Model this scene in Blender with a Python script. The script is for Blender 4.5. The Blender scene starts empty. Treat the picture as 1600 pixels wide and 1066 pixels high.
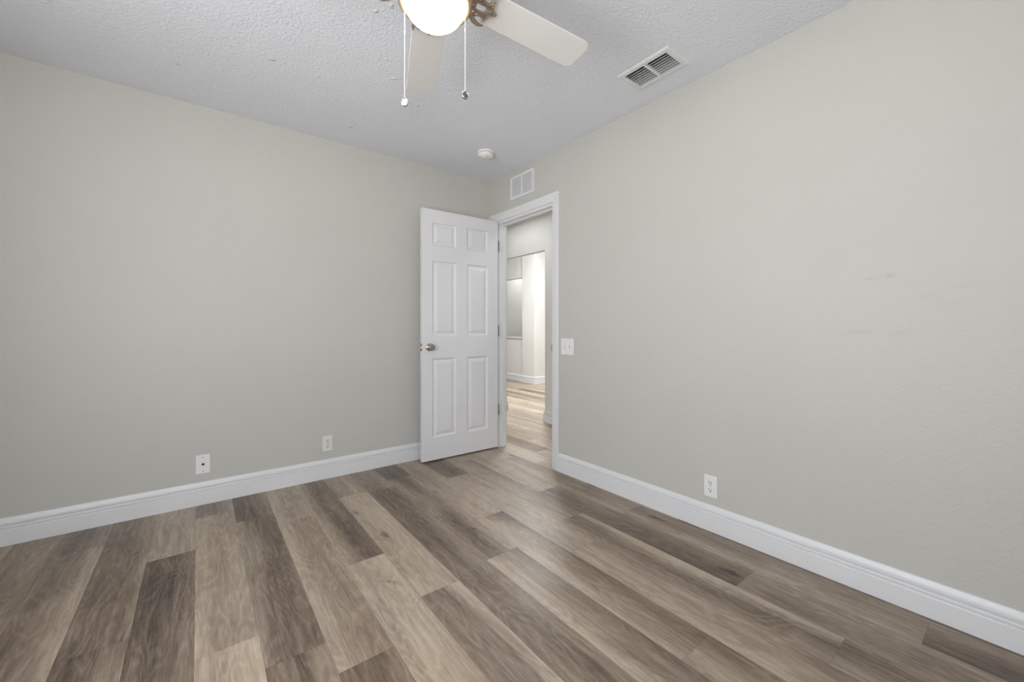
import bpy, bmesh, math, random
from mathutils import Vector, Matrix
PI = math.pi
SC = bpy.context.scene
COL = SC.collection

# ------------------------------------------------------------------ camera, world, light, exposure
cam_data = bpy.data.cameras.new('camera')
cam_data.sensor_width = 36.0
cam_data.lens = 635.124 / 1600 * 36.0
cam_data.shift_y = -(533.0 - 514.27) / 1600.0
cam_data.clip_start = 0.02
cam = bpy.data.objects.new('camera', cam_data)
COL.objects.link(cam)
cam.location = (-2.16244, -3.13364, 1.07365)
cam.rotation_euler = (PI / 2, 0, -0.656863)
SC.camera = cam

SC.view_settings.view_transform = 'Standard'
SC.view_settings.look = 'None'
SC.view_settings.gamma = 1
SC.view_settings.use_curve_mapping = False
SC.view_settings.exposure = 0.0
SC.cycles.use_denoising = True
SC.cycles.max_bounces = 10
SC.cycles.diffuse_bounces = 8
SC.cycles.sample_clamp_indirect = 6.0

world = bpy.data.worlds.new('world')
SC.world = world
world.use_nodes = True
wn = world.node_tree
wn.nodes.clear()
wo = wn.nodes.new('ShaderNodeOutputWorld')
wb = wn.nodes.new('ShaderNodeBackground')
wtc = wn.nodes.new('ShaderNodeTexCoord')
wsep = wn.nodes.new('ShaderNodeSeparateXYZ')
wr = wn.nodes.new('ShaderNodeValToRGB')
wm = wn.nodes.new('ShaderNodeMath'); wm.operation = 'MULTIPLY_ADD'
wm.inputs[1].default_value = 0.5; wm.inputs[2].default_value = 0.5
wn.links.new(wtc.outputs['Generated'], wsep.inputs[0])
wn.links.new(wsep.outputs['Z'], wm.inputs[0])
wn.links.new(wm.outputs[0], wr.inputs[0])
wr.color_ramp.elements[0].position = 0.47
wr.color_ramp.elements[0].color = (1.42, 1.425, 1.43, 1)      # sunlit ground outside
wr.color_ramp.elements[1].position = 0.53
wr.color_ramp.elements[1].color = (0.98, 1.02, 1.09, 1)      # bright overcast sky
wn.links.new(wr.outputs[0], wb.inputs[0])
wb.inputs[1].default_value = 8.1
wn.links.new(wb.outputs[0], wo.inputs[0])

H = 2.44
RX0, RY0 = -3.25, -3.75          # far sides of the bedroom, behind the camera
WIN = (-3.12, -1.70, 0.55, 2.10) # window in the wall at x = RX0: y0, y1, z0, z1
WIN_FILL = (-2.95, -2.18, 0.55, 2.10)  # unseen window added in the back wall as fill for the left wall


def area(name, loc, rot, sx, sy, power, color=(1, 1, 1), portal=False):
    l = bpy.data.lights.new(name, 'AREA')
    l.shape = 'RECTANGLE'; l.size = sx; l.size_y = sy; l.energy = power; l.color = color
    if portal:
        l.cycles.is_portal = True
    o = bpy.data.objects.new(name, l); COL.objects.link(o)
    o.location = loc; o.rotation_euler = rot
    return o


area('window_daylight_portal', (RX0 - 0.11, (WIN[0] + WIN[1]) / 2, (WIN[2] + WIN[3]) / 2), (0, -PI / 2, 0),
     WIN[3] - WIN[2], WIN[1] - WIN[0], 1, portal=True)
area('fill_window_portal', ((WIN_FILL[0] + WIN_FILL[1]) / 2, RY0 - 0.11, (WIN_FILL[2] + WIN_FILL[3]) / 2), (PI / 2, 0, 0),
     WIN_FILL[1] - WIN_FILL[0], WIN_FILL[3] - WIN_FILL[2], 1, portal=True)  # portal of the added fill window
area('hallway_ceiling_lamp', (0.42, 0.65, H - 0.05), (0, 0, 0), 0.80, 0.80, 6.5, (0.98, 0.99, 1.0))
area('hallway_end_fill', (0.55, -1.25, H - 0.05), (0, 0, 0), 0.35, 0.35, 7.5, (0.97, 0.985, 1.0))  # added unseen light to lift the left jamb and lower hall wall
area('far_room_ceiling_lamp', (2.0, 1.6, 2.95), (0, 0, 0), 0.8, 0.8, 128, (0.965, 0.985, 1.0))
area('kitchen_fill', (3.35, 4.3, 2.9), (0, 0, 0), 0.5, 0.5, 20, (0.95, 0.98, 1.0))  # added unseen light to brighten the space behind the pass-through
area('far_room_fill', (3.9, 1.0, 1.4), (PI / 2, 0, 0), 1.2, 1.6, 3, (0.97, 0.99, 1.0))  # added area light aimed at the return wall; no window there

# ------------------------------------------------------------------ materials


def srgb(r, g, b):
    f = lambda c: (c / 255) / 12.92 if c / 255 <= 0.04045 else ((c / 255 + 0.055) / 1.055) ** 2.4
    return (f(r), f(g), f(b), 1)


def mat(name, color, rough=0.5, metal=0.0, bump=None, spec=0.5, emit=None):
    """bump = list of (scale, strength, distance, kind)"""
    m = bpy.data.materials.new(name); m.use_nodes = True
    nt = m.node_tree; b = nt.nodes['Principled BSDF']
    b.inputs['Base Color'].default_value = color
    b.inputs['Roughness'].default_value = rough
    b.inputs['Metallic'].default_value = metal
    b.inputs['Specular IOR Level'].default_value = spec
    if emit:
        b.inputs['Emission Color'].default_value = emit[0]
        b.inputs['Emission Strength'].default_value = emit[1]
    # faint procedural tone variation
    tc = nt.nodes.new('ShaderNodeTexCoord')
    n = nt.nodes.new('ShaderNodeTexNoise'); n.inputs['Scale'].default_value = 2.3; n.inputs['Detail'].default_value = 3
    nt.links.new(tc.outputs['Object'], n.inputs['Vector'])
    mx = nt.nodes.new('ShaderNodeMixRGB'); mx.blend_type = 'MULTIPLY'; mx.inputs[0].default_value = 1
    mx.inputs[1].default_value = color
    cr = nt.nodes.new('ShaderNodeMapRange'); cr.inputs['To Min'].default_value = 0.975; cr.inputs['To Max'].default_value = 1.025
    nt.links.new(n.outputs['Fac'], cr.inputs['Value'])
    nt.links.new(cr.outputs[0], mx.inputs[2])
    nt.links.new(mx.outputs[0], b.inputs['Base Color'])
    prev = None
    for sc_, st, di, kind in (bump or []):
        if kind == 'noise':
            t = nt.nodes.new('ShaderNodeTexNoise'); t.inputs['Scale'].default_value = sc_; t.inputs['Detail'].default_value = 3
            out = t.outputs['Fac']
            nt.links.new(tc.outputs['Object'], t.inputs['Vector'])
        else:   # sparse raised blobs
            t = nt.nodes.new('ShaderNodeTexNoise'); t.inputs['Scale'].default_value = sc_; t.inputs['Detail'].default_value = 1.5
            nt.links.new(tc.outputs['Object'], t.inputs['Vector'])
            r = nt.nodes.new('ShaderNodeMapRange')
            r.inputs['From Min'].default_value = float(kind); r.inputs['From Max'].default_value = float(kind) + 0.12
            nt.links.new(t.outputs['Fac'], r.inputs['Value']); out = r.outputs[0]
        bp = nt.nodes.new('ShaderNodeBump'); bp.inputs['Strength'].default_value = st; bp.inputs['Distance'].default_value = di
        nt.links.new(out, bp.inputs['Height'])
        if prev:
            nt.links.new(prev.outputs[0], bp.inputs['Normal'])
        prev = bp
    if prev:
        nt.links.new(prev.outputs[0], b.inputs['Normal'])
    return m


WALLC = srgb(196, 195, 189)
M = {}
M['wall'] = mat('greige_orange_peel_paint', WALLC, 0.55, bump=[(170, 0.22, 0.004, 'noise'), (60, 0.10, 0.004, '0.52')], spec=0.35)
M['wall_right'] = mat('greige_paint_scuffed', WALLC, 0.5, bump=[(170, 0.22, 0.004, 'noise'), (60, 0.10, 0.004, '0.52')], spec=0.4)
M['ceiling'] = mat('knockdown_texture_ceiling_paint', srgb(231, 234, 241), 0.8,
                   bump=[(80, 0.75, 0.006, 'noise'), (55, 0.30, 0.004, '0.58'), (15, 0.9, 0.009, '0.73')], spec=0.2)
M['hallwall'] = mat('hallway_paint', srgb(217, 216, 212), 0.6, bump=[(170, 0.1, 0.003, 'noise')], spec=0.3)
M['trim'] = mat('white_semi_gloss_trim', srgb(225, 226, 227), 0.32)
M['door'] = mat('white_door_paint', srgb(226, 226, 228), 0.38, bump=[(300, 0.05, 0.001, 'noise')])
M['plastic'] = mat('white_plastic', srgb(232, 232, 230), 0.35)
M['plastic_dim'] = mat('ivory_white_plastic', srgb(222, 221, 216), 0.4)
M['slot'] = mat('dark_slot', srgb(45, 43, 42), 0.7)
M['vent'] = mat('white_enamel_metal', srgb(226, 227, 228), 0.4)
M['duct'] = mat('dark_duct', srgb(38, 38, 40), 0.8)
M['grille_back'] = mat('grey_filter', srgb(120, 121, 124), 0.9)
M['filter'] = mat('pale_grey_filter', srgb(206, 207, 210), 0.9)
M['nickel'] = mat('satin_nickel', srgb(172, 164, 152), 0.16, 1.0)
M['chrome'] = mat('chrome', srgb(205, 205, 208), 0.12, 1.0)
M['steel'] = mat('hinge_steel', srgb(150, 150, 152), 0.4, 0.8)
M['bronze'] = mat('brushed_bronze', srgb(172, 152, 134), 0.42, 0.75)
M['pewter'] = mat('champagne_metal', srgb(176, 154, 132), 0.5, 0.5)
M['blade'] = mat('white_blade_laminate', srgb(228, 228, 227), 0.4)
M['darkdisc'] = mat('dark_disc', srgb(92, 92, 92), 0.5, 0.3)
M['chain'] = mat('white_chain', srgb(235, 235, 235), 0.3, 0.2)
M['groove'] = mat('dark_plank_groove', srgb(84, 71, 60), 0.8)
M['globe'] = mat('lit_frosted_glass', srgb(250, 246, 238), 0.3, emit=((1.0, 0.84, 0.66, 1), 12.0))
M['ground'] = mat('outdoor_ground', srgb(150, 150, 130), 0.9)

# scuff marks on the right wall: faint irregular grey smears with their own shape
nt = M['wall_right'].node_tree
bs = nt.nodes['Principled BSDF']
src = bs.inputs['Base Color'].links[0].from_socket
geo = nt.nodes.new('ShaderNodeNewGeometry')
for (sy, sz, ry, rz, amt, ns) in [(-2.75, 1.285, 0.09, 0.022, 0.35, 16), (-2.70, 1.06, 0.17, 0.05, 0.22, 9), (-2.9, 1.2, 0.2, 0.09, 0.10, 7)]:
    sub = nt.nodes.new('ShaderNodeVectorMath'); sub.operation = 'SUBTRACT'; sub.inputs[1].default_value = (0, sy, sz)
    nt.links.new(geo.outputs['Position'], sub.inputs[0])
    mul = nt.nodes.new('ShaderNodeVectorMath'); mul.operation = 'MULTIPLY'; mul.inputs[1].default_value = (0, 1 / ry, 1 / rz)
    nt.links.new(sub.outputs[0], mul.inputs[0])
    ln = nt.nodes.new('ShaderNodeVectorMath'); ln.operation = 'LENGTH'
    nt.links.new(mul.outputs[0], ln.inputs[0])
    fo = nt.nodes.new('ShaderNodeMapRange'); fo.inputs['From Min'].default_value = 1.0; fo.inputs['From Max'].default_value = 0.2
    nt.links.new(ln.outputs['Value'], fo.inputs['Value'])
    vs = nt.nodes.new('ShaderNodeVectorMath'); vs.operation = 'MULTIPLY'; vs.inputs[1].default_value = (1, 1, 3.2)
    nt.links.new(geo.outputs['Position'], vs.inputs[0])
    nz = nt.nodes.new('ShaderNodeTexNoise'); nz.inputs['Scale'].default_value = ns; nz.inputs['Detail'].default_value = 5
    nt.links.new(vs.outputs[0], nz.inputs['Vector'])
    th = nt.nodes.new('ShaderNodeMapRange'); th.inputs['From Min'].default_value = 0.48; th.inputs['From Max'].default_value = 0.68
    nt.links.new(nz.outputs['Fac'], th.inputs['Value'])
    a = nt.nodes.new('ShaderNodeMath'); a.operation = 'MULTIPLY'
    nt.links.new(fo.outputs[0], a.inputs[0]); nt.links.new(th.outputs[0], a.inputs[1])
    a2 = nt.nodes.new('ShaderNodeMath'); a2.operation = 'MULTIPLY'; a2.inputs[1].default_value = amt
    nt.links.new(a.outputs[0], a2.inputs[0])
    mx = nt.nodes.new('ShaderNodeMixRGB'); mx.inputs[2].default_value = srgb(150, 148, 142)
    nt.links.new(a2.outputs[0], mx.inputs[0]); nt.links.new(src, mx.inputs[1])
    src = mx.outputs[0]
nt.links.new(src, bs.inputs['Base Color'])


def plank_material():
    m = bpy.data.materials.new('vinyl_oak_planks'); m.use_nodes = True
    nt = m.node_tree; L = nt.links.new; N = nt.nodes.new
    b = nt.nodes['Principled BSDF']
    uv = N('ShaderNodeUVMap'); uv.uv_map = 'plank'
    tone = N('ShaderNodeAttribute'); tone.attribute_name = 'tone'
    seed = N('ShaderNodeAttribute'); seed.attribute_name = 'seed'
    sep = N('ShaderNodeSeparateXYZ'); L(uv.outputs[0], sep.inputs[0])
    comb = N('ShaderNodeCombineXYZ')
    L(sep.outputs['X'], comb.inputs['X']); L(sep.outputs['Y'], comb.inputs['Y']); L(seed.outputs['Fac'], comb.inputs['Z'])

    def scaled(v):
        s = N('ShaderNodeVectorMath'); s.operation = 'MULTIPLY'; s.inputs[1].default_value = v
        L(comb.outputs[0], s.inputs[0]); return s.outputs[0]

    def noise(vec, scale, detail, dist=0.0, rough=0.5):
        n = N('ShaderNodeTexNoise'); n.inputs['Scale'].default_value = scale; n.inputs['Detail'].default_value = detail
        n.inputs['Distortion'].default_value = dist; n.inputs['Roughness'].default_value = rough
        L(vec, n.inputs['Vector']); return n.outputs['Fac']

    def math_(op, a, bb, c=None, clamp=False):
        x = N('ShaderNodeMath'); x.operation = op; x.use_clamp = clamp
        for i, q in enumerate((a, bb, c)):
            if q is None: continue
            if isinstance(q, (int, float)): x.inputs[i].default_value = q
            else: L(q, x.inputs[i])
        return x.outputs[0]
    blot = noise(scaled((9, 1.3, 7)), 1.0, 5, 0.6, 0.62)           # cloudy darker areas
    streak = noise(scaled((46, 1.7, 9)), 1.0, 5, 0.25, 0.66)       # long streaks
    grain = noise(scaled((250, 10, 5)), 1.0, 3, 0.0, 0.7)         # fine pores
    figf = noise(scaled((8.5, 1.5, 3)), 1.0, 2.0, 0.35, 0.5)     # cathedral figure: contour lines of a stretched noise
    fig = math_('PINGPONG', math_('MULTIPLY', figf, 30.0), 1.0)
    fig = math_('POWER', fig, 2.0)
    cross = noise(scaled((70, 38, 3)), 1.0, 2, 0.2, 0.6)          # small cross-grain flecks
    t = math_('ADD', tone.outputs['Fac'], math_('MULTIPLY', math_('SUBTRACT', blot, 0.5), 0.85))
    t = math_('ADD', t, math_('MULTIPLY', math_('SUBTRACT', streak, 0.5), 0.70))
    t = math_('ADD', t, math_('MULTIPLY', math_('SUBTRACT', grain, 0.5), 0.62))
    t = math_('ADD', t, math_('MULTIPLY', math_('SUBTRACT', fig, 0.33), 0.17))
    t = math_('ADD', t, math_('MULTIPLY', math_('SUBTRACT', cross, 0.5), 0.22))
    # knots
    vo = N('ShaderNodeTexVoronoi'); vo.inputs['Scale'].default_value = 1.0
    wv = N('ShaderNodeVectorMath'); wv.operation = 'MULTIPLY'; wv.inputs[1].default_value = (5.2, 1.9, 1)
    L(comb.outputs[0], wv.inputs[0]); L(wv.outputs[0], vo.inputs['Vector'])
    kn = N('ShaderNodeMapRange'); kn.inputs['From Min'].default_value = 0.13; kn.inputs['From Max'].default_value = 0.0
    kn.interpolation_type = 'SMOOTHSTEP'
    nd = math_('ADD', vo.outputs['Distance'], math_('MULTIPLY', math_('SUBTRACT', cross, 0.5), 0.16))
    L(nd, kn.inputs['Value'])
    t = math_('SUBTRACT', t, math_('MULTIPLY', kn.outputs[0], 0.7))
    t = math_('MULTIPLY_ADD', t, 0.78, 0.13)
    cr = N('ShaderNodeValToRGB'); e = cr.color_ramp.elements
    e[0].position = 0.0; e[0].color = srgb(70, 56, 46)
    e[1].position = 1.0; e[1].color = srgb(200, 184, 163)
    a = e.new(0.25); a.color = srgb(116, 99, 84)
    a = e.new(0.5); a.color = srgb(149, 132, 114)
    a = e.new(0.75); a.color = srgb(178, 161, 141)
    L(t, cr.inputs[0])
    # some planks lean grey, others brown
    hs = N('ShaderNodeHueSaturation')
    sat = N('ShaderNodeMapRange'); sat.inputs['To Min'].default_value = 0.78; sat.inputs['To Max'].default_value = 1.12
    L(noise(scaled((4, 1.2, 4)), 1.0, 1), sat.inputs['Value'])
    L(sat.outputs[0], hs.inputs['Saturation']); L(cr.outputs[0], hs.inputs['Color'])
    L(hs.outputs[0], b.inputs['Base Color'])
    rg = N('ShaderNodeMapRange'); rg.inputs['To Min'].default_value = 0.26; rg.inputs['To Max'].default_value = 0.40
    L(grain, rg.inputs['Value']); L(rg.outputs[0], b.inputs['Roughness'])
    b.inputs['Specular IOR Level'].default_value = 0.45
    bp = N('ShaderNodeBump'); bp.inputs['Strength'].default_value = 0.12; bp.inputs['Distance'].default_value = 0.001
    L(grain, bp.inputs['Height']); L(bp.outputs[0], b.inputs['Normal'])
    return m


M['plank'] = plank_material()

# ------------------------------------------------------------------ mesh helpers


def bx(bm, x0, y0, z0, x1, y1, z1, mi=0):
    vs = [bm.verts.new(p) for p in [(x0, y0, z0), (x1, y0, z0), (x1, y1, z0), (x0, y1, z0), (x0, y0, z1), (x1, y0, z1), (x1, y1, z1), (x0, y1, z1)]]
    fs = []
    for f in [(0, 3, 2, 1), (4, 5, 6, 7), (0, 1, 5, 4), (1, 2, 6, 5), (2, 3, 7, 6), (3, 0, 4, 7)]:
        q = bm.faces.new([vs[i] for i in f]); q.material_index = mi; fs.append(q)
    return vs


def lathe(bm, prof, n=48, mi=0, axis='Z', center=(0, 0, 0)):
    """prof = list of (r, h); closed to the axis where r == 0"""
    cx, cy, cz = center
    rings = []
    for r, h in prof:
        ring = []
        if r < 1e-6:
            ring = [(0, 0, h)]
        else:
            ring = [(r * math.cos(2 * PI * k / n), r * math.sin(2 * PI * k / n), h) for k in range(n)]
        out = []
        for p in ring:
            if axis == 'Z': q = (p[0] + cx, p[1] + cy, p[2] + cz)
            elif axis == 'Y': q = (p[0] + cx, -p[2] + cy, p[1] + cz)
            else: q = (-p[2] + cx, p[0] + cy, p[1] + cz)
            out.append(bm.verts.new(q))
        rings.append(out)
    for a, b in zip(rings, rings[1:]):
        for k in range(n):
            k2 = (k + 1) % n
            if len(a) == 1 and len(b) == 1: continue
            if len(a) == 1: f = bm.faces.new((a[0], b[k], b[k2]))
            elif len(b) == 1: f = bm.faces.new((a[k], b[0], a[k2]))
            else: f = bm.faces.new((a[k], b[k], b[k2], a[k2]))
            f.smooth = True; f.material_index = mi


def tube(bm, pts, rad, n=10, mi=0):
    """tapered tube along pts; rad number or list"""
    pts = [Vector(p) for p in pts]
    if isinstance(rad, (int, float)): rad = [rad] * len(pts)
    rings = []
    for i, p in enumerate(pts):
        t = (pts[min(i + 1, len(pts) - 1)] - pts[max(i - 1, 0)]).normalized()
        up = Vector((0, 0, 1)) if abs(t.z) < 0.95 else Vector((1, 0, 0))
        a = t.cross(up).normalized(); b = t.cross(a)
        rings.append([bm.verts.new(p + (a * math.cos(2 * PI * k / n) + b * math.sin(2 * PI * k / n)) * rad[i]) for k in range(n)])
    for r1, r2 in zip(rings, rings[1:]):
        for k in range(n):
            f = bm.faces.new((r1[k], r1[(k + 1) % n], r2[(k + 1) % n], r2[k])); f.smooth = True; f.material_index = mi
    for r in (rings[0], rings[-1]):
        f = bm.faces.new(r); f.material_index = mi


def obj(name, bm, m, parent=None, loc=None, bevel=0, seg=2):
    bmesh.ops.recalc_face_normals(bm, faces=bm.faces)
    me = bpy.data.meshes.new(name); bm.to_mesh(me); bm.free()
    for q in (m if isinstance(m, (list, tuple)) else [m]):
        me.materials.append(q)
    o = bpy.data.objects.new(name, me); COL.objects.link(o)
    if loc: o.location = loc
    if parent: o.parent = parent
    if bevel:
        b = o.modifiers.new('bevel', 'BEVEL'); b.width = bevel; b.segments = seg; b.limit_method = 'ANGLE'; b.angle_limit = 0.6
    return o


def struct(name, bm, m, label=None, **k):
    o = obj(name, bm, m, **k)
    if not k.get('parent'): o['kind'] = 'structure'
    if label: o['label'] = label
    return o


def thing(name, label, cat, loc, rot=(0, 0, 0), group=None):
    o = bpy.data.objects.new(name, None); COL.objects.link(o)
    o.empty_display_size = 0.05
    o.location = loc; o.rotation_euler = rot
    o['label'] = label; o['category'] = cat
    if group: o['group'] = group
    return o


def plate(bm, u0, v0, u1, v1, holes, put):
    """rectangle with rectangular holes cut into grid cells; put(bm,u0,v0,u1,v1)"""
    us = sorted(set([u0, u1] + [h[0] for h in holes] + [h[2] for h in holes]))
    for a, b in zip(us, us[1:]):
        mid = (a + b) / 2
        hs = sorted([(h[1], h[3]) for h in holes if h[0] < mid < h[2]])
        v = v0
        for h0, h1 in hs:
            if h0 > v: put(bm, a, v, b, h0)
            v = h1
        if v < v1: put(bm, a, v, b, v1)


# ------------------------------------------------------------------ the bedroom shell
DY0, DY1, DZ = -0.857, -0.112, 2.045        # door opening in the right wall (y range, height)
WT = 0.09
VY0, VY1, VZ0, VZ1 = -0.605, -0.34, 2.21, 2.365
bm = bmesh.new()
plate(bm, RY0, 0, 0.0, H, [(DY0, -1, DY1, DZ)], lambda b, u0, v0, u1, v1: bx(b, 0, u0, v0, WT, u1, v1))
wall_right = struct('wall_right', bm, M['wall_right'], 'greige right-hand wall with the doorway')
# remove the part of the plate below the floor line in the doorway: cells start at v = 0 so nothing is left there

bm = bmesh.new()
bx(bm, RX0 - WT, 0, 0, WT, WT, H)
struct('wall_left', bm, M['wall'], 'greige left-hand wall behind the open door')

bm = bmesh.new()
plate(bm, RY0, 0, -0.0005, H, [(WIN[0], WIN[2], WIN[1], WIN[3])], lambda b, u0, v0, u1, v1: bx(b, RX0 - WT, u0, v0, RX0, u1, v1))
struct('wall_window', bm, M['wall'])
bm = bmesh.new()
plate(bm, RX0 - WT, 0, WT, H, [(WIN_FILL[0], WIN_FILL[2], WIN_FILL[1], WIN_FILL[3])], lambda b, u0, v0, u1, v1: bx(b, u0, RY0 - WT, v0, u1, RY0, v1))
struct('wall_back', bm, M['wall'])

# ceiling with the register hole
CV = (-0.345, -2.015, -0.195, -1.770)
bm = bmesh.new()
plate(bm, RX0 - WT, RY0 - WT, WT, WT, [CV], lambda b, u0, v0, u1, v1: bx(b, u0, v0, H, u1, v1, H + 0.08))
struct('ceiling', bm, M['ceiling'])

# windows (behind the camera; the second is added as fill): frame, meeting rail, pane and sill
gm = bpy.data.materials.new('window_glass'); gm.use_nodes = True
g = gm.node_tree; g.nodes.clear()
go = g.nodes.new('ShaderNodeOutputMaterial'); gt = g.nodes.new('ShaderNodeBsdfTransparent'); gg = g.nodes.new('ShaderNodeBsdfGlossy')
gx = g.nodes.new('ShaderNodeMixShader'); gx.inputs[0].default_value = 0.06; gg.inputs['Roughness'].default_value = 0.02
g.links.new(gt.outputs[0], gx.inputs[1]); g.links.new(gg.outputs[0], gx.inputs[2]); g.links.new(gx.outputs[0], go.inputs[0])


def window(name, w, axis, wall):
    a0, a1, z0, z1 = w
    c = wall - 0.07

    def b3(bm, p0, zz0, p1, zz1, d0, d1):
        if axis == 'x': bx(bm, d0, p0, zz0, d1, p1, zz1)
        else: bx(bm, p0, d0, zz0, p1, d1, zz1)
    bm = bmesh.new()
    zm = (z0 + z1) / 2
    for q in ((a0, z0, a1, z0 + 0.05), (a0, z1 - 0.05, a1, z1), (a0, z0 + 0.05, a0 + 0.05, z1 - 0.05), (a1 - 0.05, z0 + 0.05, a1, z1 - 0.05), (a0 + 0.05, zm - 0.02, a1 - 0.05, zm + 0.02)):
        b3(bm, *q, c - 0.03, c + 0.03)
    o = struct(name, bm, M['trim'])
    bm = bmesh.new(); b3(bm, a0 + 0.03, z0 + 0.03, a1 - 0.03, z1 - 0.03, c - 0.003, c + 0.003)
    obj('window_pane', bm, gm, o)
    bm = bmesh.new(); b3(bm, a0 - 0.03, z0 - 0.025, a1 + 0.03, z0, wall - 0.1, wall + 0.04)
    obj('window_sill', bm, M['trim'], o, bevel=0.004)


window('window_1', WIN, 'x', RX0)
window('fill_window', WIN_FILL, 'y', RY0)  # added for fill light from behind the camera

# ------------------------------------------------------------------ plank floor (bedroom, hallway and the room beyond in one run)
PW = 0.1786
PL = 1.22
# row -> (list of joints y (far to near), list of tones (left, centre, right), one per plank from far to near)
ROWS = {
    0: ([-0.434, -1.654, -2.889], [(.6, .6, .5), (.62, .42, .30), (.55, .35, .28), (.10, .05, .32)]),
    1: ([-1.121, -2.361], [(.62, .62, .6), (.08, .18, .36), (.50, .34, .50)]),
    2: ([-0.283, -1.503, -2.723], [(.6, .6, .5), (.60, .50, .30), (.46, .16, .92), (.48, .22, .16)]),
    3: ([-0.538, -1.76, -2.98], [(.15, .1, .2), (.72, .66, .55), (.80, .60, .40), (.6, .5, .4)]),
    4: ([0.02, -1.200, -2.427], [(.3, .3, .4), (.62, .60, .66), (.80, .42, .10), (.52, .50, .18)]),
    5: ([-0.318, -1.566, -2.79], [(.1, .06, .15), (.45, .14, .62), (.88, .42, .10), (.4, .3, .2)]),
    6: ([-0.45, -1.668, -2.9], [(.3, .3, .4), (.14, .08, .42), (.32, .24, .40), (.4, .3, .3)]),
    7: ([-0.421, -1.621, -2.84], [(.40, .5, .60), (.68, .68, .80), (.34, .20, .95), (.4, .4, .4)]),
    8: ([0.0, -1.219, -2.44], [(.3, .3, .4), (.72, .10, .16), (.72, .66, .74), (.5, .5, .5)]),
    9: ([-0.581, -1.802, -3.0], [(.66, .55, .6), (.72, .40, .46), (.12, .06, .30), (.4, .4, .4)]),
    10: ([-0.419, -1.642, -2.86], [(.06, .10, .40), (.46, .08, .20), (.16, .20, .70), (.3, .3, .3)]),
    11: ([-0.226, -1.463, -2.68], [(.35, .28, .5), (.72, .54, .58), (.68, .62, .74), (.4, .4, .4)]),
    12: ([-0.631, -1.85, -3.07], [(.46, .58, .62), (.06, .05, .26), (.4, .3, .4), (.4, .4, .4)]),
    13: ([0.0, -1.206, -2.43], [(.2, .2, .3), (.06, .12, .42), (.10, .10, .48), (.4, .4, .4)]),
    14: ([-0.299, -1.52, -2.74], [(.16, .14, .40), (.26, .22, .66), (.3, .3, .4), (.3, .3, .3)]),
    15: ([-0.9, -2.12, -3.34], [(.4, .3, .4), (.34, .26, .36), (.3, .3, .4), (.3, .3, .3)]),
}
rng = random.Random(11)
bm = bmesh.new()
uvl = bm.loops.layers.uv.new('plank')
tl = bm.verts.layers.float.new('tone')
sl = bm.verts.layers.float.new('seed')
GAP = 0.0003
YN, YF = RY0, 6.0


def add_plank(xr, ya, yb, tones, xmin=None, xmax=None):
    """xr = right edge (towards +x); ya far end, yb near end"""
    xl = xr - PW
    seed = rng.random() * 40
    uoff = rng.random() * 5; voff = rng.random() * 9
    nu, nv = 6, max(2, int((ya - yb) / 0.12))
    x0, x1 = xl + GAP, xr - GAP
    grid = []
    wob = [rng.uniform(-.09, .09) for _ in range(nv + 1)]
    ph = rng.random() * 6
    for j in range(nv + 1):
        y = (ya - GAP) + (yb - ya + 2 * GAP) * j / nv
        row = []
        for i in range(nu + 1):
            s = i / nu
            s2 = min(1, max(0, s + 0.10 * math.sin(ph + j * 0.55)))   # boundary between light and dark wood wanders
            if s2 < 0.5: tt = tones[0] + (tones[1] - tones[0]) * (s2 * 2)
            else: tt = tones[1] + (tones[2] - tones[1]) * (s2 * 2 - 1)
            v = bm.verts.new((x0 + (x1 - x0) * s, y, 0))
            v[tl] = tt + wob[j] * 0.5
            v[sl] = seed
            row.append((v, s * PW + uoff, y + voff))
        grid.append(row)
    for j in range(nv):
        for i in range(nu):
            q = [grid[j][i], grid[j + 1][i], grid[j + 1][i + 1], grid[j][i + 1]]
            f = bm.faces.new([a[0] for a in q])
            for l, a in zip(f.loops, q):
                l[uvl].uv = (a[1], a[2])


for k in range(-26, 19):
    xr = -0.0311 - PW * k
    if k in ROWS:
        js, ts = ROWS[k]
    else:
        st = rng.uniform(-1.2, 0)
        js = [st - PL * q for q in range(0, 3)]
        ts = None
    far = []
    y = js[0] + PL
    while y < YF:
        far.append(y); y += PL
    edges = [YF] + far[::-1] + [j for j in js if j > YN + 0.02] + [YN]
    nfar = len(far)
    for q in range(len(edges) - 1):
        idx = q - nfar
        if ts and 0 <= idx < len(ts): tn = ts[idx]
        else:
            b0 = rng.choice([.15, .35, .55, .65, .7]); tn = tuple(min(.9, max(0.02, b0 + rng.uniform(-.18, .18))) for _ in range(3))
        if edges[q] - edges[q + 1] > 0.02:
            if k < 0 and edges[q] < -2.6: continue      # no floor needed beyond the end of the hallway
            if k >= 1 and edges[q + 1] > 0.1: continue  # behind the left wall
            add_plank(xr, edges[q], edges[q + 1], tn)
nplank = len(bm.faces)
for f in bm.faces: f.material_index = 0
bx(bm, RX0 - WT, RY0 - WT, -0.06, WT, WT, -0.0012, 1)
bx(bm, WT, -2.7, -0.06, 4.65, 6.0, -0.0012, 1)
bx(bm, 0, WT, -0.06, WT, 6.0, -0.0012, 1)
struct('floor', bm, [M['plank'], M['groove']], 'grey-brown wood-look plank floor')

# ------------------------------------------------------------------ baseboards
BBH = 0.136
BPROF = [(0, 0), (0.0150, 0), (0.0150, 0.0775), (0.0138, 0.0800), (0.0080, 0.0810), (0.0080, 0.0845), (0.0140, 0.0865), (0.0148, 0.0905), (0.0140, 0.0955), (0.0125, 0.0975),
         (0.0035, 0.0985), (0.0035, 0.1042), (0.0118, 0.1056), (0.0122, 0.1090), (0.0108, 0.1180), (0.0080, 0.1270), (0.0052, 0.1330), (0.0045, BBH), (0, BBH)]


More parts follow.
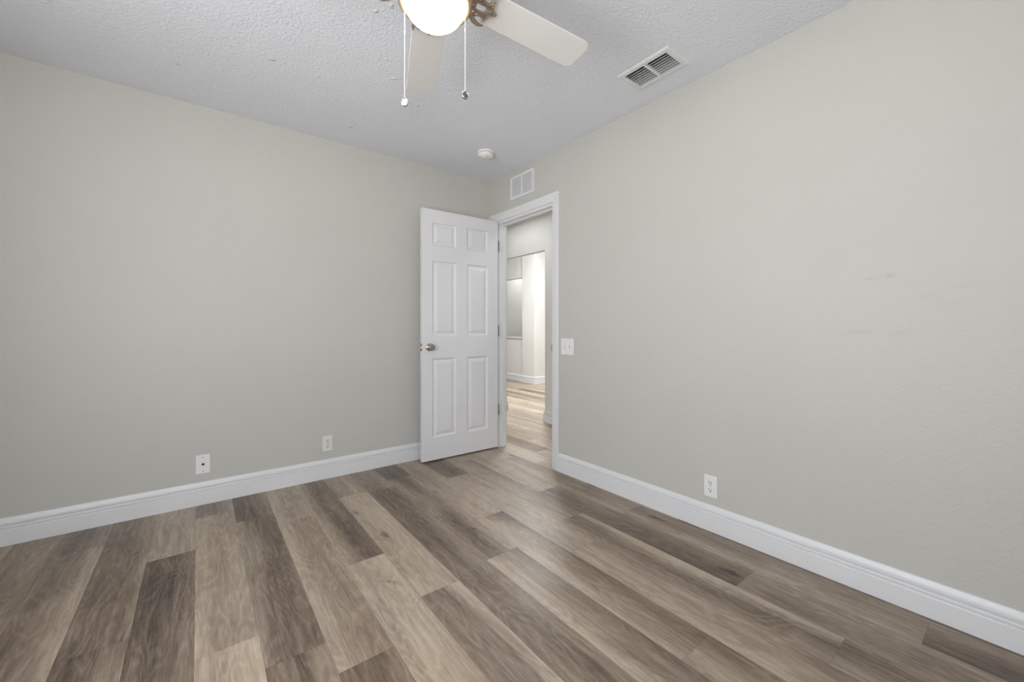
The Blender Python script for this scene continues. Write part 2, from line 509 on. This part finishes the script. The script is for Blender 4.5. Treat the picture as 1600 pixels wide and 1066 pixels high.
def baseboard(name, p0, p1, nrm, m=None, h=1.0, m0=0, m1=0):
    """run from p0 to p1 (xy) along a wall whose normal points to nrm"""
    bm = bmesh.new()
    ends = []
    ln = math.hypot(p1[0] - p0[0], p1[1] - p0[1])
    ux, uy = (p1[0] - p0[0]) / ln, (p1[1] - p0[1]) / ln
    for p, e in ((p0, -m0), (p1, m1)):      # m = 1 mitres an outside corner, -1 an inside one
        ends.append([bm.verts.new((p[0] + nrm[0] * d + ux * d * e, p[1] + nrm[1] * d + uy * d * e, z * h)) for d, z in BPROF])
    n = len(BPROF)
    for i in range(n):
        j = (i + 1) % n
        bm.faces.new((ends[0][i], ends[1][i], ends[1][j], ends[0][j]))
    bm.faces.new(ends[0]); bm.faces.new(ends[1])
    return struct(name, bm, m or M['trim'])


baseboard('baseboard_left', (RX0, 0), (-0.0, 0), (0, -1), m0=-1)
baseboard('baseboard_right', (0, -0.915), (0, RY0), (-1, 0))
baseboard('baseboard_back', (0, RY0), (RX0, RY0), (0, 1))
baseboard('baseboard_window', (RX0, RY0), (RX0, 0), (1, 0))

# ------------------------------------------------------------------ door casing and jamb
bm = bmesh.new()
JT = 0.018
# jambs lining the opening
bx(bm, -0.002, DY0 - 0.002, 0, WT + 0.002, DY0 + JT, DZ + 0.002)
bx(bm, -0.002, DY1 - JT, 0, WT + 0.002, DY1 + 0.002, DZ + 0.002)
bx(bm, -0.002, DY0 + JT, DZ - JT, WT + 0.002, DY1 - JT, DZ + 0.002)
# stops
bx(bm, 0.040, DY0 + JT, 0, 0.075, DY0 + JT + 0.011, DZ - JT)
bx(bm, 0.040, DY1 - JT - 0.011, 0, 0.075, DY1 - JT, DZ - JT)
bx(bm, 0.040, DY0 + JT + 0.011, DZ - JT - 0.011, 0.075, DY1 - JT - 0.011, DZ - JT)
jamb = struct('trim_1', bm, M['trim'], 'white door jamb lining the doorway')


def casing(name, xs, sgn, label=None):
    """three mitred boards with a stepped profile around the opening on wall face x = xs"""
    W = 0.062
    y0, y1, zt = DY0 + 0.006, DY1 - 0.006, DZ - 0.006 + 0.012
    prof = [(0.0, 0.0), (0.0, 0.008), (0.006, 0.0105), (0.020, 0.0115), (0.026, 0.0145), (0.050, 0.0165), (0.058, 0.0165), (W, 0.012), (W, 0.0)]
    bm = bmesh.new()
    path = []
    lw = min(W, -y1 - 0.001)          # the left board reaches into the corner
    for d, t in prof:
        path.append([(y0 - d, 0, t), (y0 - d, zt + d * 1.12, t), (y1 + d * lw / W * 1.0, zt + d * 1.12, t), (y1 + d * lw / W, 0, t)])
    rings = [[bm.verts.new((xs + sgn * t, y, z)) for (y, z, t) in p] for p in path]
    for a, b in zip(rings, rings[1:]):
        for i in range(3):
            bm.faces.new((a[i], a[i + 1], b[i + 1], b[i]))
    a, b = rings[-1], rings[0]
    for i in range(3):
        bm.faces.new((a[i], a[i + 1], b[i + 1], b[i]))
    for e in (0, 3):
        bm.faces.new([r[e] for r in rings])
    return struct(name, bm, M['trim'], label)


casing('trim_2', 0.0, -1, 'white door casing on the bedroom side')
# head casing tail running from the left board into the corner
bm = bmesh.new()
bx(bm, -0.0115, -0.060, DZ + 0.006, 0, -0.0005, DZ + 0.0755)
bx(bm, -0.0160, -0.060, DZ + 0.036, -0.0115, -0.0005, DZ + 0.0755)
struct('trim_3', bm, M['trim'])
casing('trim_4', WT, 1)

# strike plate on the right jamb
st = thing('strike_plate', 'small dark metal strike plate on the right-hand door jamb', 'strike plate', (0.0, DY0 + JT, 0.93))
bm = bmesh.new(); bx(bm, 0.002, -0.0002, -0.029, 0.030, 0.0015, 0.029)
obj('plate', bm, M['steel'], st)
bm = bmesh.new(); bx(bm, 0.008, 0.0012, -0.014, 0.022, 0.0018, 0.014)
obj('latch_hole', bm, M['slot'], st)
bm = bmesh.new(); tube(bm, [(-0.004, 0.001, -0.026), (-0.006, 0.003, 0), (-0.004, 0.001, 0.026)], 0.003, 8)
obj('lip', bm, M['steel'], st)

# ------------------------------------------------------------------ the six-panel door
DW, DH, DT = 0.733, 2.030, 0.035
panels = []
# u measured from hinge edge towards the latch edge; photo: right column 0.111-0.322, left column 0.428-0.652
cols = ((0.109, 0.322), (0.426, 0.645))
rows = ((0.180, 0.825), (1.004, 1.618), (1.738, 1.930))
for c in cols:
    for r in rows:
        panels.append((c[0], r[0], c[1], r[1]))


def door_leaf():
    bm = bmesh.new()
    # local: x from 0 (hinge) to -DW (latch); front face at y = 0 looking to -y, back at y = DT
    for side in (0, 1):
        yf = 0.0 if side == 0 else DT
        s = 1 if side == 0 else -1

        def P(u, v, d):
            return (-u, yf + s * d, v)

        def quad(pts):
            bm.faces.new([bm.verts.new(p) for p in pts])

        us = sorted(set([0, DW] + [p[0] for p in panels] + [p[2] for p in panels]))
        vs_ = sorted(set([0, DH] + [p[1] for p in panels] + [p[3] for p in panels]))
        for ua, ub in zip(us, us[1:]):
            for va, vb in zip(vs_, vs_[1:]):
                um, vm = (ua + ub) / 2, (va + vb) / 2
                if any(p[0] < um < p[2] and p[1] < vm < p[3] for p in panels): continue
                quad([P(ua, va, 0), P(ub, va, 0), P(ub, vb, 0), P(ua, vb, 0)])
        steps = [(0, 0), (0.004, 0.0015), (0.010, 0.0085), (0.015, 0.0105), (0.021, 0.0105), (0.030, 0.0070), (0.044, 0.0030), (0.050, 0.0022)]
        for p in panels:
            for (i0, d0), (i1, d1) in zip(steps, steps[1:]):
                a = [(p[0] + i0, p[1] + i0), (p[2] - i0, p[1] + i0), (p[2] - i0, p[3] - i0), (p[0] + i0, p[3] - i0)]
                b = [(p[0] + i1, p[1] + i1), (p[2] - i1, p[1] + i1), (p[2] - i1, p[3] - i1), (p[0] + i1, p[3] - i1)]
                for k in range(4):
                    k2 = (k + 1) % 4
                    quad([P(*a[k], d0), P(*a[k2], d0), P(*b[k2], d1), P(*b[k], d1)])
            i1, d1 = steps[-1]
            quad([P(p[0] + i1, p[1] + i1, d1), P(p[2] - i1, p[1] + i1, d1), P(p[2] - i1, p[3] - i1, d1), P(p[0] + i1, p[3] - i1, d1)])
    for f in [((0, 0, 0), (0, DT, 0), (0, DT, DH), (0, 0, DH)), ((-DW, 0, 0), (-DW, DT, 0), (-DW, DT, DH), (-DW, 0, DH)),
              ((0, 0, 0), (-DW, 0, 0), (-DW, DT, 0), (0, DT, 0)), ((0, 0, DH), (-DW, 0, DH), (-DW, DT, DH), (0, DT, DH))]:
        bm.faces.new([bm.verts.new(p) for p in f])
    bmesh.ops.remove_doubles(bm, verts=bm.verts, dist=0.00001)
    return bm


door = struct('door_1', door_leaf(), M['door'], 'white six-panel bedroom door standing open against the left wall', loc=(-0.022, -0.150, 0.012))
door.rotation_euler = (0, 0, -math.radians(0.9))


def knob(side):
    bm = bmesh.new()
    s = 1
    prof = [(0, 0.0), (0.030, 0.0), (0.031, 0.002), (0.029, 0.006), (0.020, 0.009), (0.012, 0.012), (0.011, 0.022), (0.013, 0.027), (0.022, 0.033),
            (0.0265, 0.041), (0.0270, 0.048), (0.0245, 0.055), (0.017, 0.0595), (0.0155, 0.0580), (0.009, 0.0600), (0, 0.0605)]
    lathe(bm, prof, 40, 0, 'Y')
    if side: bmesh.ops.rotate(bm, verts=bm.verts, cent=(0, 0, 0), matrix=Matrix.Rotation(PI, 3, 'Z'))
    return bm


k1 = obj('door_handle', knob(0), M['nickel'], door, (-(DW - 0.062), 0.0, 0.915)); k1['label'] = 'round satin nickel door knob'
k2 = obj('door_handle', knob(1), M['nickel'], door, (-(DW - 0.062), DT, 0.915))
bm = bmesh.new(); bx(bm, -DW - 0.0012, 0.005, 0.884, -DW + 0.001, 0.030, 0.946)
lp = obj('latch_plate', bm, M['nickel'], door)
bm = bmesh.new(); bx(bm, -DW - 0.010, 0.012, 0.906, -DW, 0.023, 0.924)
obj('latch_bolt', bm, M['nickel'], lp, bevel=0.002)
for z in (1.808, 1.046, 0.335):
    bm = bmesh.new()
    tube(bm, [(0.005, -0.003, z - 0.045), (0.005, -0.003, z + 0.045)], 0.0062, 12)
    for q in (-0.047, 0.047):
        tube(bm, [(0.005, -0.003, z + q - 0.003), (0.005, -0.003, z + q + 0.003)], 0.0045, 10)
    bx(bm, -0.002, 0.0, z - 0.044, 0.0015, 0.030, z + 0.044)
    obj('hinge', bm, M['steel'], door)

# ------------------------------------------------------------------ hallway and the room beyond
HX = 1.0
OY0, OY1, OZ = 0.345, 1.150, 1.985
bm = bmesh.new()
plate(bm, -2.6, 0, 6.0, H, [(OY0, -1, OY1, OZ)], lambda b, u0, v0, u1, v1: bx(b, HX, u0, v0, HX + 0.055, u1, v1))
struct('wall_hallway', bm, M['hallwall'])
baseboard('baseboard_hallway', (HX, -2.6), (HX, OY0), (-1, 0), m1=1)
baseboard('baseboard_opening', (HX, OY0), (HX + 0.055, OY0), (0, 1), m0=1, m1=1)
baseboard('baseboard_opening_far', (HX, OY1), (HX + 0.055, OY1), (0, -1), m0=1, m1=1)
baseboard('baseboard_hallway_far', (HX, OY1), (HX, 6.0), (-1, 0), m0=1)
bm = bmesh.new(); bx(bm, 0, WT, 0, WT, 6.0, H); struct('wall_hallway_near', bm, M['hallwall'])
bm = bmesh.new(); bx(bm, WT, -2.7, 0, 4.65, -2.6, H); bx(bm, HX + 0.055, -2.7, H, 4.65, -2.6, 3.0); struct('wall_hallway_end', bm, M['hallwall'])
bm = bmesh.new(); bx(bm, WT, -2.7, H, HX + 0.055, 6.0, H + 0.08); bx(bm, 0, WT, H, WT, 6.0, H + 0.08)
struct('ceiling_hallway', bm, M['ceiling'])
bm = bmesh.new(); bx(bm, HX, -2.7, H + 0.08, HX + 0.055, 6.0, 3.0); struct('wall_hallway_upper', bm, M['hallwall'])
bm = bmesh.new(); bx(bm, HX, -2.7, 3.0, 4.65, 6.1, 3.08); struct('ceiling_far_room', bm, M['ceiling'])
# far room: pier, return wall, wall with a pass-through
AX = 3.04
HF = 3.0          # the far room has a higher ceiling
bm = bmesh.new()
bx(bm, AX, 2.90, 0, AX + 0.35, 3.275, HF)
struct('wall_pier', bm, M['hallwall'])
bm = bmesh.new()
bx(bm, AX + 0.35, 2.90, 0, 4.55, 3.0, HF)
struct('wall_far_return', bm, M['hallwall'])
bm = bmesh.new()
bx(bm, AX + 0.05, 3.275, 0, AX + 0.16, 6.0, 0.90)
bx(bm, AX + 0.05, 3.275, 2.13, AX + 0.16, 6.0, HF)
bx(bm, AX + 0.05, 5.2, 0.90, AX + 0.16, 6.0, 2.13)
struct('wall_far', bm, M['hallwall'])
bm = bmesh.new(); bx(bm, AX + 0.03, 3.276, 0.885, AX + 0.2, 5.2, 0.905)
struct('trim_5', bm, M['trim'])
bm = bmesh.new(); bx(bm, AX + 0.9, 3.0, 0, AX + 1.0, 6.0, HF); struct('wall_kitchen', bm, M['hallwall'])
bm = bmesh.new(); bx(bm, 4.55, -2.6, 0, 4.65, 6.0, HF); struct('wall_far_side', bm, M['hallwall'])
bm = bmesh.new(); bx(bm, 0, 6.0, 0, 4.65, 6.1, HF); struct('wall_far_end', bm, M['hallwall'])
baseboard('baseboard_pier', (AX, 2.90), (AX, 3.275), (-1, 0), m0=1)
baseboard('baseboard_far_return', (AX, 2.90), (4.55, 2.90), (0, -1), m0=1)
baseboard('baseboard_far', (AX + 0.05, 3.275), (AX + 0.05, 6.0), (-1, 0))

# ------------------------------------------------------------------ wall plates


def rounded_plate(w, h, t):
    bm = bmesh.new()
    bx(bm, -w / 2, -t, -h / 2, w / 2, 0, h / 2)
    return bm


def outlet(label, loc, rotz, mp, dim=False):
    """local: faces -y"""
    t = thing('power_outlet', label, 'outlet', loc, (0, 0, rotz), 'duplex power outlets low on the walls')
    obj('cover_plate', rounded_plate(0.070, 0.114, 0.006), mp, t, bevel=0.0028, seg=3)
    for s in (1, -1):
        bm = bmesh.new()
        zc = s * 0.0195
        # rounded receptacle face
        n = 28; vs0 = []; vs1 = []
        for k in range(n):
            a = 2 * PI * k / n
            x = max(-0.0135, min(0.0135, 0.0172 * math.cos(a))); z = 0.0145 * math.sin(a)
            vs0.append(bm.verts.new((x, -0.0055, zc + z))); vs1.append(bm.verts.new((x * .97, -0.0082, zc + z * .97)))
        for k in range(n):
            bm.faces.new((vs0[k], vs0[(k + 1) % n], vs1[(k + 1) % n], vs1[k]))
        bm.faces.new(vs1); bm.faces.new(vs0)
        r = obj('receptacle', bm, mp, t)
        bm = bmesh.new()
        bx(bm, -0.0080, -0.0086, zc - 0.0010, -0.0050, -0.0078, zc + 0.0082)
        bx(bm, 0.0050, -0.0086, zc - 0.0005, 0.0078, -0.0078, zc + 0.0078)
        lathe(bm, [(0, 0.0078), (0.0034, 0.0078), (0.0034, 0.0087), (0, 0.0087)], 14, 0, 'Y', (0, 0, zc - 0.0072))
        obj('slot', bm, M['slot'], r)
    bm = bmesh.new(); lathe(bm, [(0, 0.005), (0.0030, 0.005), (0.0030, 0.0068), (0, 0.0072)], 14, 0, 'Y')
    obj('screw', bm, M['steel'], t)
    return t


outlet('white duplex outlet on the left wall, just left of the open door', (-1.426, 0, 0.249), 0, M['plastic_dim'])
outlet('white duplex outlet low on the right wall', (0, -2.066, 0.236), -PI / 2, M['plastic'])

cb = thing('cable_wall_plate', 'white blank wall plate with one dark cable jack, low on the left wall', 'wall plate', (-2.141, 0, 0.245))
obj('cover_plate', rounded_plate(0.071, 0.115, 0.006), M['plastic'], cb, bevel=0.0025, seg=3)
bm = bmesh.new()
lathe(bm, [(0, 0.005), (0.0068, 0.005), (0.0068, 0.008), (0.0048, 0.008), (0.0048, 0.015), (0.0032, 0.015), (0.0032, 0.013), (0, 0.013)], 6 * 4, 0, 'Y')
j = obj('coax_jack', bm, M['slot'], cb); j['label'] = 'dark threaded coax jack'
for s in (1, -1):
    bm = bmesh.new(); lathe(bm, [(0, 0.005), (0.0032, 0.005), (0.0032, 0.0068), (0, 0.0073)], 14, 0, 'Y', (0, 0, s * 0.0415))
    obj('screw', bm, M['steel'], cb)


def switch_plate(label, loc, rotz, gang, ups):
    w = 0.070 + 0.046 * (gang - 1) + (0.014 if gang > 1 else 0)
    t = thing('light_switch', label, 'light switch', loc, (0, 0, rotz))
    obj('cover_plate', rounded_plate(w, 0.121, 0.006), M['plastic'], t, bevel=0.003, seg=3)
    for g_ in range(gang):
        xc = (g_ - (gang - 1) / 2) * 0.046
        bm = bmesh.new()
        up = ups[g_]
        # toggle stub, tilted up or down, in its slot
        vs = bx(bm, -0.0045, -0.017, -0.0055, 0.0045, -0.004, 0.0055)
        bmesh.ops.rotate(bm, verts=vs, cent=(0, -0.003, 0), matrix=Matrix.Rotation(math.radians(-28 if up else 28), 3, 'X'))
        bmesh.ops.translate(bm, verts=vs, vec=(xc, 0, 0))
        tg = obj('toggle', bm, M['plastic'], t, bevel=0.0012)
        bm = bmesh.new()
        for a in ((-0.0058, -0.0125, 0.0058, -0.0115), (-0.0058, 0.0115, 0.0058, 0.0125), (-0.0058, -0.0125, -0.005, 0.0125), (0.005, -0.0125, 0.0058, 0.0125)):
            bx(bm, xc + a[0], -0.0064, a[1], xc + a[2], -0.0059, a[3])
        obj('toggle_slot', bm, M['grille_back'], tg)
        for s in (1, -1):
            bm = bmesh.new(); lathe(bm, [(0, 0.005), (0.0030, 0.005), (0.0030, 0.0066), (0, 0.007)], 12, 0, 'Y', (xc, 0, s * 0.030))
            obj('screw', bm, M['plastic_dim'], t)
    return t


switch_plate('white double toggle switch plate on the bedroom wall right of the doorway', (0, -1.003, 0.943), -PI / 2, 2, (False, True))
switch_plate('white switch plate on the hallway wall, seen through the doorway', (HX, 0.192, 0.942), -PI / 2, 1, (True,))

# ------------------------------------------------------------------ return grille above the door
gr = thing('wall_vent', 'white louvred air return grille on the wall above the doorway', 'vent', (0, -0.4735, 2.288), (0, 0, -PI / 2))
GW, GH, GB = 0.306, 0.194, 0.020
bm = bmesh.new()
plate(bm, -GW / 2, -GH / 2, GW / 2, GH / 2, [(-GW / 2 + GB, -GH / 2 + GB, -0.006, GH / 2 - GB), (0.006, -GH / 2 + GB, GW / 2 - GB, GH / 2 - GB)],
      lambda b, u0, v0, u1, v1: bx(b, u0, -0.012, v0, u1, 0, v1))
obj('frame', bm, M['vent'], gr)
bm = bmesh.new(); bx(bm, -GW / 2 + 0.01, -0.0022, -GH / 2 + 0.01, GW / 2 - 0.01, -0.0002, GH / 2 - 0.01)
obj('backing', bm, M['filter'], gr)
for c in (-1, 1):
    x0, x1 = (-GW / 2 + GB, -0.006) if c < 0 else (0.006, GW / 2 - GB)
    bm = bmesh.new()
    ns = 12
    for q in range(ns):
        z = -GH / 2 + GB + (GH - 2 * GB) * (q + 0.5) / ns
        vs = bx(bm, x0, -0.010, z - 0.0009, x1, -0.001, z + 0.0009)
        bmesh.ops.rotate(bm, verts=vs, cent=(0, -0.0055, z), matrix=Matrix.Rotation(math.radians(38), 3, 'X'))
    obj('louvre_panel', bm, M['vent'], gr)
for s in (1, -1):
    bm = bmesh.new(); lathe(bm, [(0, 0.011), (0.003, 0.011), (0.003, 0.013), (0, 0.0135)], 12, 0, 'Y', (s * (GW / 2 - 0.009), 0, 0))
    obj('screw', bm, M['vent'], gr)

# ------------------------------------------------------------------ ceiling register
cv = thing('ceiling_vent', 'white metal air supply register with dark louvres set in the ceiling', 'vent', (-0.270, -1.8925, H))
FW, FL = 0.205, 0.300
bm = bmesh.new()
hw, hl = (CV[2] - CV[0]) / 2, (CV[3] - CV[1]) / 2
# stamped frame: flat centre with a sloping outer lip
prof = [(hw, hl, 0.004), (hw, hl, -0.009), (FW / 2 - 0.012, FL / 2 - 0.012, -0.009), (FW / 2 - 0.004, FL / 2 - 0.004, -0.0065), (FW / 2, FL / 2, 0.0)]
rings = [[bm.verts.new((sx * a, sy * b, z)) for sx, sy in ((-1, -1), (1, -1), (1, 1), (-1, 1))] for a, b, z in prof]
for a, b in zip(rings, rings[1:]):
    for k in range(4):
        bm.faces.new((a[k], a[(k + 1) % 4], b[(k + 1) % 4], b[k]))
obj('frame', bm, M['vent'], cv)
bm = bmesh.new(); bx(bm, -hw, -0.0065, -0.009, hw, 0.0065, 0.004)
obj('centre_bar', bm, M['vent'], cv)
for (a, b) in ((-hl, -0.0065), (0.0065, hl)):
    for q in range(8):
        bm = bmesh.new()
        x = -hw + (2 * hw) * (q + 0.5) / 8
        vs = bx(bm, x - 0.0075, a, -0.0008, x + 0.0075, b, 0.0004)
        bmesh.ops.rotate(bm, verts=vs, cent=(x, 0, 0), matrix=Matrix.Rotation(math.radians(-(50 + 3.2 * q)), 3, 'Y'))
        bmesh.ops.translate(bm, verts=vs, vec=(0, 0, 0.000))
        obj('louvre', bm, M['vent'], cv)
bm = bmesh.new()
for a in ((-hw - .002, -hl - .002, -hw, hl + .002), (hw, -hl - .002, hw + .002, hl + .002), (-hw, -hl - .002, hw, -hl), (-hw, hl, hw, hl + .002)):
    bx(bm, a[0], a[1], 0.001, a[2], a[3], 0.12)
bx(bm, -hw - .002, -hl - .002, 0.12, hw + .002, hl + .002, 0.123)
obj('duct', bm, M['duct'], cv)
for s in (1, -1):
    bm = bmesh.new(); lathe(bm, [(0, -0.0085), (0.004, -0.0085), (0.0035, -0.0105), (0, -0.011)], 12, 0, 'Z', (0, s * (hl + 0.012), 0))
    obj('screw', bm, M['vent'], cv)

# ------------------------------------------------------------------ smoke detector
sd = thing('smoke_detector', 'small round white smoke detector on the ceiling near the corner', 'smoke detector', (-0.405, -0.525, H))
bm = bmesh.new(); lathe(bm, [(0, 0), (0.064, 0), (0.066, -0.003), (0.066, -0.012), (0.063, -0.015), (0, -0.015)], 48)
obj('mounting_base', bm, M['plastic'], sd)
bm = bmesh.new(); lathe(bm, [(0, -0.014), (0.055, -0.014), (0.055, -0.019), (0, -0.019)], 48)
obj('air_slot', bm, M['grille_back'], sd)
bm = bmesh.new(); lathe(bm, [(0, -0.0185), (0.060, -0.0185), (0.060, -0.024), (0.056, -0.033), (0.046, -0.042), (0.030, -0.045), (0, -0.0455)], 48)
obj('cover', bm, M['plastic'], sd)
bm = bmesh.new(); lathe(bm, [(0, -0.044), (0.014, -0.044), (0.0135, -0.049), (0.010, -0.0505), (0, -0.0508)], 28, 0, 'Z', (-0.022, -0.012, 0))
obj('test_button', bm, M['plastic'], sd)

# ------------------------------------------------------------------ ceiling fan with light
FX, FY = -1.557, -1.940
fan = thing('ceiling_fan', 'white-bladed ceiling fan with bronze fittings and lit frosted bowl light', 'ceiling fan', (FX, FY, H))
BZ = 2.200 - H
bm = bmesh.new(); lathe(bm, [(0, 0), (0.072, 0), (0.074, -0.006), (0.066, -0.035), (0.045, -0.055), (0.022, -0.062), (0, -0.062)], 48)
obj('canopy', bm, M['bronze'], fan)
bm = bmesh.new(); lathe(bm, [(0, -0.055), (0.05, -0.060), (0.105, -0.075), (0.128, -0.100), (0.130, -0.150), (0.120, -0.185), (0.095, -0.205), (0.085, -0.222), (0, -0.222)], 56)
obj('motor_housing', bm, M['bronze'], fan)
bm = bmesh.new(); lathe(bm, [(0, -0.220), (0.060, -0.220), (0.064, -0.235), (0.064, -0.268), (0.075, -0.272), (0.104, -0.280), (0.117, -0.290), (0.119, -0.300), (0.117, -0.316), (0.108, -0.320), (0.104, -0.312), (0, -0.300)], 56)
obj('light_fitter', bm, M['pewter'], fan)
# glass bowl
bm = bmesh.new()
pr = [(0.092, -0.303), (0.0945, -0.312), (0.0955, -0.320)]
for k in range(1, 13):
    a = k / 12 * PI / 2
    pr.append((0.0955 * math.cos(a) ** 0.9, -0.320 - 0.064 * math.sin(a)))
pr[-1] = (0, pr[-1][1])
lathe(bm, pr, 56)
gl = obj('light_bowl', bm, M['globe'], fan); gl['label'] = 'glowing frosted glass bowl'


def blade_mesh():
    bm = bmesh.new()
    r0, r1, w0, w1 = 0.195, 0.642, 0.062, 0.069
    pts = []

    def arc(cx, cy, rad, a0, a1, n=8):
        for k in range(n + 1):
            a = a0 + (a1 - a0) * k / n
            pts.append((cx + rad * math.cos(a), cy + rad * math.sin(a)))
    rc = 0.032
    arc(r1 - rc, -w1 + rc, rc, -PI / 2, 0)
    arc(r1 - rc, w1 - rc, rc, 0, PI / 2)
    arc(r0 + 0.02, w0 - 0.02, 0.02, PI / 2, PI)
    arc(r0 + 0.02, -w0 + 0.02, 0.02, PI, 1.5 * PI)
    lo = [bm.verts.new((x, y, -0.003)) for x, y in pts]; hi = [bm.verts.new((x, y, 0.003)) for x, y in pts]
    bm.faces.new(lo[::-1]); bm.faces.new(hi)
    n = len(pts)
    for k in range(n): bm.faces.new((lo[k], lo[(k + 1) % n], hi[(k + 1) % n], hi[k]))
    bmesh.ops.rotate(bm, verts=bm.verts, cent=(0, 0, 0), matrix=Matrix.Rotation(math.radians(-9), 3, 'X'))
    return bm


def iron_mesh():
    """cast scroll bracket: stem from the motor, two curling claws and an open loop, below the blade root"""
    bm = bmesh.new()
    z = -0.011
    tube(bm, [(0.075, 0, 0.0), (0.10, 0, -0.006), (0.125, 0, z), (0.15, 0, z)], [0.013, 0.011, 0.010, 0.009], 10)
    for s in (-1, 1):
        tube(bm, [(0.125, 0, z), (0.135, s * 0.020, z - .002), (0.150, s * 0.040, z - .003), (0.172, s * 0.055, z - .003), (0.192, s * 0.062, z - .002), (0.212, s * 0.060, z)],
             [0.007, 0.008, 0.009, 0.0085, 0.0065, 0.003], 10)
        tube(bm, [(0.150, s * 0.040, z - .002), (0.170, s * 0.026, z - .002), (0.186, s * 0.022, z - .002), (0.200, s * 0.030, z - .001), (0.206, s * 0.042, z)],
             [0.006, 0.006, 0.0065, 0.005, 0.0025], 10)
        tube(bm, [(0.128, s * 0.008, z), (0.150, s * 0.016, z), (0.178, s * 0.018, z - .001), (0.205, s * 0.012, z), (0.232, 0, z)], [0.006, 0.006, 0.006, 0.005, 0.004], 10)
        lathe(bm, [(0, 0.004), (0.005, 0.003), (0.006, 0), (0.005, -0.003), (0, -0.004)], 12, 0, 'Z', (0.205, s * 0.022, z - .003))
    lathe(bm, [(0, 0.004), (0.006, 0.003), (0.007, 0), (0.005, -0.004), (0, -0.005)], 12, 0, 'Z', (0.226, 0, z - .001))
    bmesh.ops.rotate(bm, verts=[v for v in bm.verts if v.co.x > 0.13], cent=(0, 0, 0), matrix=Matrix.Rotation(math.radians(-9), 3, 'X'))
    return bm


b0 = obj('blade', blade_mesh(), M['blade'], fan, (0, 0, BZ), bevel=0.0015)
i0 = obj('blade_bracket', iron_mesh(), M['bronze'], b0)
i0['label'] = 'ornate bronze blade bracket'
A0 = -3.0
for k in range(5):
    ang = math.radians(A0 + 72 * k)
    if k == 0: b = b0
    else:
        b = b0.copy(); COL.objects.link(b); b.parent = fan
        i_ = i0.copy(); COL.objects.link(i_); i_.parent = b
    b.rotation_euler = (0, 0, ang)

# pull chains
RV = Vector((math.cos(0.656863), -math.sin(0.656863), 0))


def pull_chain(off, ztop, zbot, dark):
    p = RV * off
    bm = bmesh.new()
    tube(bm, [(p.x, p.y, ztop), (p.x, p.y, zbot)], 0.0008, 6)
    z = ztop; 
    while z > zbot:
        r = 0.0017
        lathe(bm, [(0, r), (r * .8, r * .6), (r, 0), (r * .8, -r * .6), (0, -r)], 6, 0, 'Z', (p.x, p.y, z)); z -= 0.0044
    # joining bell part way down
    zz = ztop - 0.30 * (ztop - zbot)
    lathe(bm, [(0, 0.004), (0.003, 0.003), (0.003, -0.003), (0, -0.004)], 8, 0, 'Z', (p.x, p.y, zz))
    c = obj('pull_chain', bm, M['chain'], fan)
    bm = bmesh.new()
    R_ = 0.0125
    lathe(bm, [(0, 0.0030), (R_ * .72, 0.0030), (R_ * .78, 0.0046), (R_ * .95, 0.0044), (R_, 0.002), (R_, -0.002), (R_ * .95, -0.0044), (R_ * .78, -0.0046), (R_ * .72, -0.0030), (0, -0.0030)], 32, 0, 'Y')
    # small loop on top
    tube(bm, [(0.0022 * math.cos(a), 0, R_ + 0.002 + 0.0024 * math.sin(a)) for a in [k * PI / 6 for k in range(13)]], 0.0008, 6)
    f = obj('fob', bm, M['chrome'], c, (p.x, p.y, zbot - R_ - 0.003))
    return c, f


def medallion(f, dark):
    bm = bmesh.new(); R_ = 0.0125
    for s in (1, -1):
        lathe(bm, [(0, 0.0046 * s), (R_ * .5, 0.0043 * s), (R_ * .72, 0.0028 * s)], 28, 0, 'Y')
    me = bpy.data.meshes.new('fob_face'); bmesh.ops.recalc_face_normals(bm, faces=bm.faces)
    # merged into the fob mesh as a second material
    bm2 = bmesh.new(); bm2.from_mesh(f.data)
    n0 = len(bm2.faces)
    bm.to_mesh(me); bm.free(); bm2.from_mesh(me)
    bm2.faces.ensure_lookup_table()
    for q in bm2.faces[n0:]: q.material_index = 1; q.smooth = True
    bm2.to_mesh(f.data); bm2.free()
    f.data.materials.append(M['darkdisc'] if dark else M['plastic'])
    bpy.data.meshes.remove(me)


c1, f1 = pull_chain(-0.098, -0.316, 1.822 - H, False)
c2, f2 = pull_chain(0.098, -0.316, 1.845 - H, True)
medallion(f1, False); medallion(f2, True)
f1['label'] = 'light-faced round fob'; f2['label'] = 'dark-faced round fob'
f1.rotation_euler = (0, 0, -0.60); f2.rotation_euler = (0, 0, -0.15)
